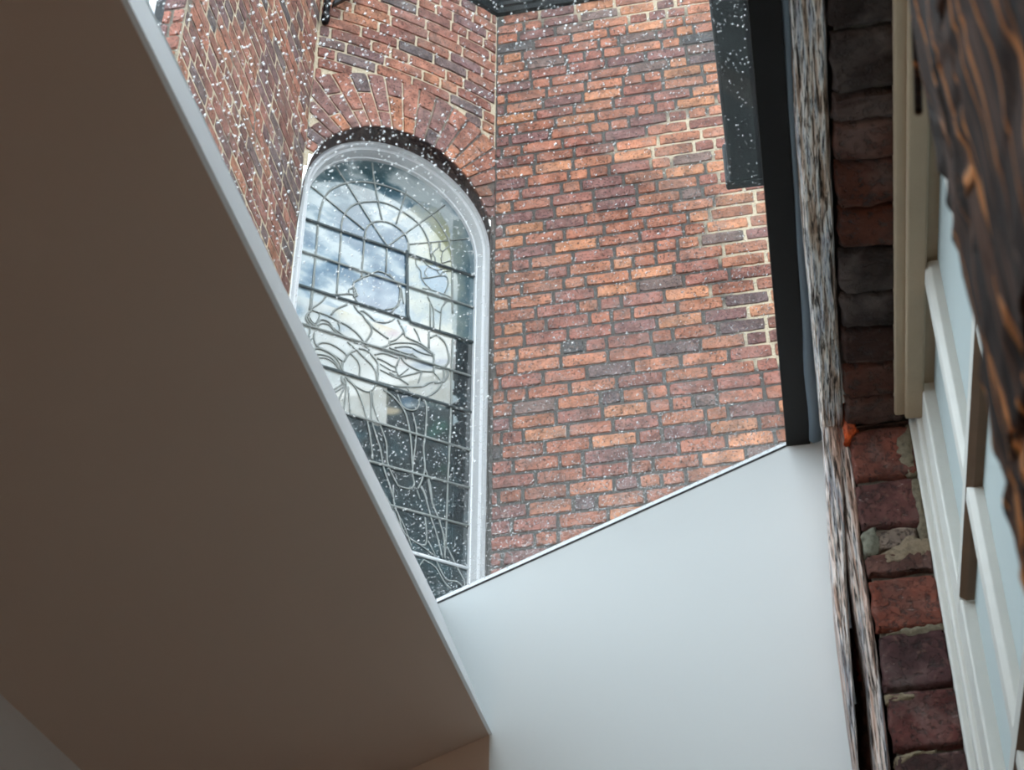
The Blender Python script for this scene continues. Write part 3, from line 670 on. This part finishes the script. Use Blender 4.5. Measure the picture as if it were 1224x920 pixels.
o=mb.build('brick_soffit',M['soffit_brick'],WR,cols=True,smooth=True); o['label']='brick underside of the window opening, shade put into its colour'
# mortar patches squeezed out beside the window frame
mb=MB()
def lump(pts,y_off,col,d=.006):
    P=[on(x,y,(0,1,0),(0,YJ-y_off,0)) for x,y in pts]; c=sum(P,Vector())/len(P)+Vector((0,-d,0)); n=len(P)
    mb.add([c]+P+[p+Vector((0,.02,0)) for p in P],[(0,1+k,1+(k+1)%n) for k in range(n)]+[(1+k,1+n+k,1+n+(k+1)%n,1+(k+1)%n) for k in range(n)],col)
G1=srgb(126,116,98)
lump([(1073,516),(1090,505),(1096,540),(1098,566),(1088,571),(1072,560),(1070,540)],.004,G1)
lump([(1090,575),(1100,572),(1108,610),(1112,640),(1100,655),(1098,612)],.004,G1)
lump([(1030,637),(1046,630),(1052,650),(1046,664),(1032,662)],.006,srgb(120,118,104))
lump([(1050,664),(1085,642),(1112,644),(1116,662),(1090,668),(1062,672)],.005,srgb(140,124,104),.003)
lump([(1060,757),(1080,752),(1100,748),(1130,744),(1128,752),(1090,760)],.004,G1,.004)
lump([(1058,832),(1080,828),(1110,828),(1108,834),(1080,838),(1060,842)],.004,srgb(136,122,100),.004)
lump([(1068,905),(1090,898),(1120,896),(1118,903),(1090,908),(1072,915)],.004,srgb(136,122,100),.004)
o=mb.build('mortar_patch',M['house_mortar'],WR,cols=True,smooth=True)
bm=bmesh.new();bm.from_mesh(o.data);bmesh.ops.subdivide_edges(bm,edges=bm.edges[:],cuts=4,use_grid_fill=True)
for v_ in bm.verts:
    n_=noise.noise_vector(v_.co*120); n2_=noise.noise_vector(v_.co*300); v_.co+=Vector((n_.x,n_.y*.7,n_.z))*.0035+n2_*.0012
bm.to_mesh(o.data);bm.free()

# window_1: white painted sash frame set in the opening
w1=empty('window_1'); tag(w1,'white painted sash window with frosted panes at right','window',kind='structure')
ZB=-.43
def ztube(): pass
mb=MB()
FX=.178
# head: stepped architrave along y
for (x0,x1,z0,z1) in ((.158,.176,ZH-.013,ZH+.03),(.170,.192,ZH-.020,ZH+.03),(.186,.215,ZH-.008,ZH+.03)): mb.box(x0,x1,YN-.04,YJ-.03,z0+ZC,z1+ZC)
bevel(mb.build('window_head',M['head_shade'],w1),.003,3)
mb=MB()
for (x0,x1,y0,y1) in ((.176,.200,YJ-.012,YJ+.01),(.184,.215,YJ-.03,YJ+.004),(.190,.222,YJ-.085,YJ-.02)): mb.box(x0,x1,y0,y1,ZB+ZC,ZH+ZC-.002)
bevel(mb.build('stile',M['old_white'],w1),.003,3)
mb=MB(); mb.box(.176,.222,YN-.04,YN+.04,ZB+ZC,ZH+ZC-.002); bevel(mb.build('stile',M['old_white'],w1),.003,3)
mb=MB(); mb.box(.16,.25,YN-.04,YJ,ZB-.03+ZC,ZB+ZC+.02); bevel(mb.build('window_sill',M['old_white'],w1),.004,3)
for yy in (1.472,1.20,.93):
    mb=MB(); y=yy; mb.prism([Vector((.190,y-.006,ZB+ZC)),Vector((.190,y-.030,ZB+ZC)),Vector((.196,y-.036,ZB+ZC)),Vector((.212,y-.036,ZB+ZC)),Vector((.212,y+.004,ZB+ZC)),Vector((.196,y+.004,ZB+ZC))],(0,0,ZH-ZB-.012)); bevel(mb.build('glazing_bar',M['old_white'],w1),.0015)
for zz in (.948,.668,.38,.10,-.18):
    mb=MB(); mb.prism([Vector((.1895,YN,zz+ZC-.017)),Vector((.1895,YN,zz+ZC+.0)),Vector((.196,YN,zz+ZC+.010)),Vector((.212,YN,zz+ZC+.010)),Vector((.212,YN,zz+ZC-.022)),Vector((.196,YN,zz+ZC-.022))],(0,YJ-.05-YN,0)); bevel(mb.build('glazing_bar',M['old_white'],w1),.0015)
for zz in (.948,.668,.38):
    mb=MB(); mb.prism([Vector((.1893,YN+.05,zz+ZC-.0175)),Vector((.196,YN+.05,zz+ZC-.0230)),Vector((.2045,YN+.05,zz+ZC-.0230)),Vector((.2045,YN+.05,zz+ZC-.0222)),Vector((.196,YN+.05,zz+ZC-.0221)),Vector((.1893,YN+.05,zz+ZC-.0168))],(0,YJ-.09-YN-.05,0)); o=mb.build('warm_bounce_strip',M['warm_bounce'],w1); o['label']='underside of a glazing bar, warm floor bounce painted brown'
mb=MB(); mb.box(.205,.2085,YN,YJ-.03,ZB+ZC,ZH+ZC); mb.build('pane',M['frosted'],w1)

# ------------------------------------------------------------------ weathered timbers
def rough_bar(name,mat,parent,stations,axis_along,amp=.0022,fu=90,fl=5,n=44,sub=10):
    # stations: list of 4-corner cross-sections (Vectors); a worn bar is lofted through them
    st=[]
    for i in range(len(stations)-1):
        for k in range(sub): st.append([a.lerp(b,k/sub) for a,b in zip(stations[i],stations[i+1])])
    st.append(stations[-1]); vs=[];fs=[]
    for i,cn in enumerate(st):
        c=sum(cn,Vector())/4; per=[]
        for e in range(4):
            m=n//4
            for k in range(m): per.append(cn[e].lerp(cn[(e+1)%4],k/m))
        for k,p in enumerate(per):
            q=p.copy(); al=p[axis_along]
            g=noise.noise(Vector((k*.9,al*fl*2,3)))+.6*noise.noise(Vector((k*2.3,al*fl*5,7)))+.5*noise.noise(Vector((k*.25,al*14,1)))
            dr=(p-c).normalized(); dist=(p-c).length
            rnd_=0
            m=n//4
            if k%m==0: rnd_=-.10*dist
            elif k%m in(1,m-1): rnd_=-.03*dist
            q+=dr*(amp*(g-.35)+rnd_)
            vs.append(q)
    for i in range(len(st)-1):
        for k in range(n): fs.append((i*n+k,i*n+(k+1)%n,(i+1)*n+(k+1)%n,(i+1)*n+k))
    fs.append(tuple(range(n))[::-1]); fs.append(tuple((len(st)-1)*n+k for k in range(n)))
    o=mesh(name,vs,fs,mat,parent)
    bm=bmesh.new();bm.from_mesh(o.data);bmesh.ops.recalc_face_normals(bm,faces=bm.faces[:]);bm.to_mesh(o.data);bm.free()
    return o
stt=[]
edge=[(520,982,1010),(400,971,1003),(260,957,997),(120,948,991),(0,940,988),(-160,927,983),(-420,905,975)]
for (py,xa,xb) in edge:
    l=on(xa,py,(0,0,1),(0,0,ZH+ZC)); r=on(xb,py,(0,0,1),(0,0,ZH+ZC)); y=(l.y+r.y)/2
    if py==520: y=YJ+.02
    stt.append([Vector((l.x,y,ZH+ZC)),Vector((r.x+.001,y,ZH+ZC)),Vector((r.x+.001,y,ZH+ZC+.11)),Vector((l.x+.001,y,ZH+ZC+.11))])
o=rough_bar('timber_lintel',M['old_timber_y'],None,stt,1,amp=.0026); tag(o,'weathered grey timber lintel running overhead beside the black steel beam','beam')
post=empty('timber_post'); tag(post,'split weathered timber post standing between white end wall and brick jamb','post')
def plank(name,rows_,yf,yb):
    s_=[]
    for (py,xa,xb) in rows_:
        l=on(xa,py,(0,1,0),(0,yf,0)); r=on(xb,py,(0,1,0),(0,yf,0)); z=(l.z+r.z)/2
        s_.append([Vector((l.x,yf,z)),Vector((r.x,yf,z)),Vector((r.x,yb,z)),Vector((l.x,yb,z))])
    return rough_bar(name,M['old_timber_z'],post,s_,2,amp=.0017,sub=8)
plank('plank',[(505,981,1003),(560,985,1008),(640,989,1011),(700,994,1012),(800,1005.5,1019),(870,1015,1024),(930,1024,1027),(1080,1040,1044)],YJ-.004,YE-.006)
plank('plank',[(508,1000,1011),(560,1004,1022),(640,1009,1030),(700,1015,1038),(800,1033,1053),(870,1039,1060),(930,1044,1067),(1080,1062,1084)],YJ+.002,YE-.002)
mb=MB(); z=.98
while z>-.6:
    add_brick(mb,lambda u,zz,d=0:Vector((u,YE-.012-d,zz+ZC)),.0665 if z<.92 else .072,.104,z-.052,z-.004,random.choice([srgb(96,54,44),srgb(70,46,40),srgb(56,40,36),srgb(128,66,48)]),depth=.006,nx=8,nz=5,rough=.003); z-=.056
mb.box(.067,.104,YE-.012,YE-.0005,-.6+ZC,.90+ZC,srgb(58,48,42)); mb.box(.072,.104,YE-.012,YE-.0005,.90+ZC,1.0+ZC,srgb(58,48,42))
o=mb.build('brick_infill',M['house_brick'],WR,cols=True,smooth=True)
# near post, rough sawn and split, out of focus
XP=.090
edge=[(1086,-260),(1087,-120),(1089,0),(1091,60),(1095,110),(1099,150),(1104,175),(1112,206),(1117,236),(1123,242),(1124,262),(1126,290),(1134,320),(1137,345),(1147,366),(1154,395),(1162,430),(1168,462),(1173,500),(1177,535),(1186,575),(1195,605),(1202,635),(1202,660),(1205,698),(1214,728),(1225,756),(1240,800),(1262,900),(1290,1020)]
E3=[on(x,y,(1,0,0),(XP,0,0)) for x,y in edge]
vs=[];fs=[];cols_=30
rowsN=[]
for i in range(len(E3)-1):
    for k in range(5): rowsN.append(E3[i].lerp(E3[i+1],k/5))
rowsN.append(E3[-1])
for p in rowsN:
    for k in range(cols_+1):
        y=p.y-(p.y-.10)*k/cols_
        ridge=noise.noise(Vector((y*70,p.z*7,2)))*.005+noise.noise(Vector((y*140,p.z*14,6)))*.003
        x=XP+ridge+(.012 if k==0 else .003 if k==1 else 0)
        vs.append(Vector((x,y,p.z)))
nr_=len(rowsN);nc=cols_+1
for i in range(nr_-1):
    for k in range(cols_): fs.append((i*nc+k,i*nc+k+1,(i+1)*nc+k+1,(i+1)*nc+k))
bk=len(vs)
for p in rowsN: vs.append(Vector((XP+.10,p.y-.006,p.z))); vs.append(Vector((XP+.10,.10,p.z)))
for i in range(nr_-1):
    fs.append((i*nc,(i+1)*nc,bk+2*(i+1),bk+2*i)); fs.append((bk+2*i,bk+2*(i+1),bk+2*(i+1)+1,bk+2*i+1)); fs.append((bk+2*i+1,bk+2*(i+1)+1,(i+1)*nc+cols_,i*nc+cols_))
fs.append(tuple(range(nc))+(bk+1,bk)); fs.append(tuple((nr_-1)*nc+k for k in range(nc))[::-1]+(bk+2*nr_-2,bk+2*nr_-1))
o=mesh('timber_post',vs,fs,M['gnarled'],None,True); bm=bmesh.new();bm.from_mesh(o.data);bmesh.ops.recalc_face_normals(bm,faces=bm.faces[:]);bm.to_mesh(o.data);bm.free()
NEARPOST=tag(o,'dark gnarled timber post with orange veins, blurred at the right edge','post')
mb=MB(); q=[on(x,y,(1,0,0),(XP+.002,0,0)) for x,y in ((1091,-60),(1094,20),(1097,80),(1098,135))]; mb.tube([q[0],q[1],q[2],q[3]],.0022,8); mb.build('splinter',M['gnarled'],NEARPOST,smooth=True)

# black box gutter of the house, hanging over the glass
hg=empty('box_gutter'); tag(hg,'black box gutter outside above the glass beside the steel beam','gutter')
zg=2.4; r1=ray(872,225); ye_=zg*r1.y/r1.z
mb=MB(); mb.box(-.018,.096,-1.2,ye_,zg+ZC,zg+ZC+.10); bevel(mb.build('trough',M['black_paint'],hg),.008,3)
mb=MB(); mb.box(-.026,.100,ye_-.02,ye_+.006,zg+ZC-.002,zg+ZC+.112); bevel(mb.build('end_cap',M['black_paint'],hg),.006,3)

mb=MB(); mb.box(4.5,5.2,.3,5.2,0,10.5+ZC); tag(mb.build('wall_added',M['added_wall'],None),'unseen dark wall added to darken the lower stained glass by reflection','wall',kind='structure')  # out-of-view wall added so the lower window reflects something dark
# ------------------------------------------------------------------ light, camera
ld=bpy.data.lights.new('warm_fill_lamp','AREA'); ld.energy=8; ld.color=(1,.62,.34); ld.size=.35; lo=bpy.data.objects.new('warm_fill_lamp',ld); COL.objects.link(lo); lo.location=(-.40,-1.5,-.1+ZC); lo.rotation_euler=(math.radians(150),0,0)  # unseen warm lamp added behind the camera to tint the ceiling
w=bpy.data.worlds.new('sky'); sc.world=w; w.use_nodes=True; nt=w.node_tree; nt.nodes.clear()
out=nt.nodes.new('ShaderNodeOutputWorld'); bg=nt.nodes.new('ShaderNodeBackground'); tc=nt.nodes.new('ShaderNodeTexCoord')
mp=nt.nodes.new('ShaderNodeMapping'); mp.inputs['Scale'].default_value=(1.3,1.3,3.0); nz=nt.nodes.new('ShaderNodeTexNoise'); nz.inputs['Scale'].default_value=4.5; nz.inputs['Detail'].default_value=9; nz.inputs['Roughness'].default_value=.6
rp=nt.nodes.new('ShaderNodeValToRGB'); rp.color_ramp.elements[0].position=.43; rp.color_ramp.elements[0].color=(.24,.34,.44,1); rp.color_ramp.elements[1].position=.57; rp.color_ramp.elements[1].color=(1.0,1.0,1.0,1)
nt.links.new(tc.outputs['Generated'],mp.inputs[0]); nt.links.new(mp.outputs[0],nz.inputs['Vector']); nt.links.new(nz.outputs['Fac'],rp.inputs[0]); nt.links.new(rp.outputs[0],bg.inputs[0]); bg.inputs[1].default_value=5.6
nt.links.new(bg.outputs[0],out.inputs[0])
cd=bpy.data.cameras.new('camera'); co=bpy.data.objects.new('camera',cd); COL.objects.link(co); sc.camera=co
m=Matrix((CR,CU,-CF)).transposed().to_4x4(); m.translation=EYE; co.matrix_world=m
cd.sensor_width=36; cd.lens=FPX/1224*36; cd.clip_start=.02; cd.clip_end=200
cd.dof.use_dof=True; cd.dof.focus_distance=3.6; cd.dof.aperture_fstop=19
vs_=sc.view_settings; sc.display_settings.display_device='sRGB'; vs_.view_transform='Standard'; vs_.look='None'; vs_.gamma=1; vs_.use_curve_mapping=False; vs_.exposure=0.0
cy=sc.cycles; cy.max_bounces=10; cy.diffuse_bounces=5; cy.glossy_bounces=4; cy.transmission_bounces=6; cy.transparent_max_bounces=12; cy.caustics_reflective=False; cy.caustics_refractive=False
cy.sample_clamp_indirect=6
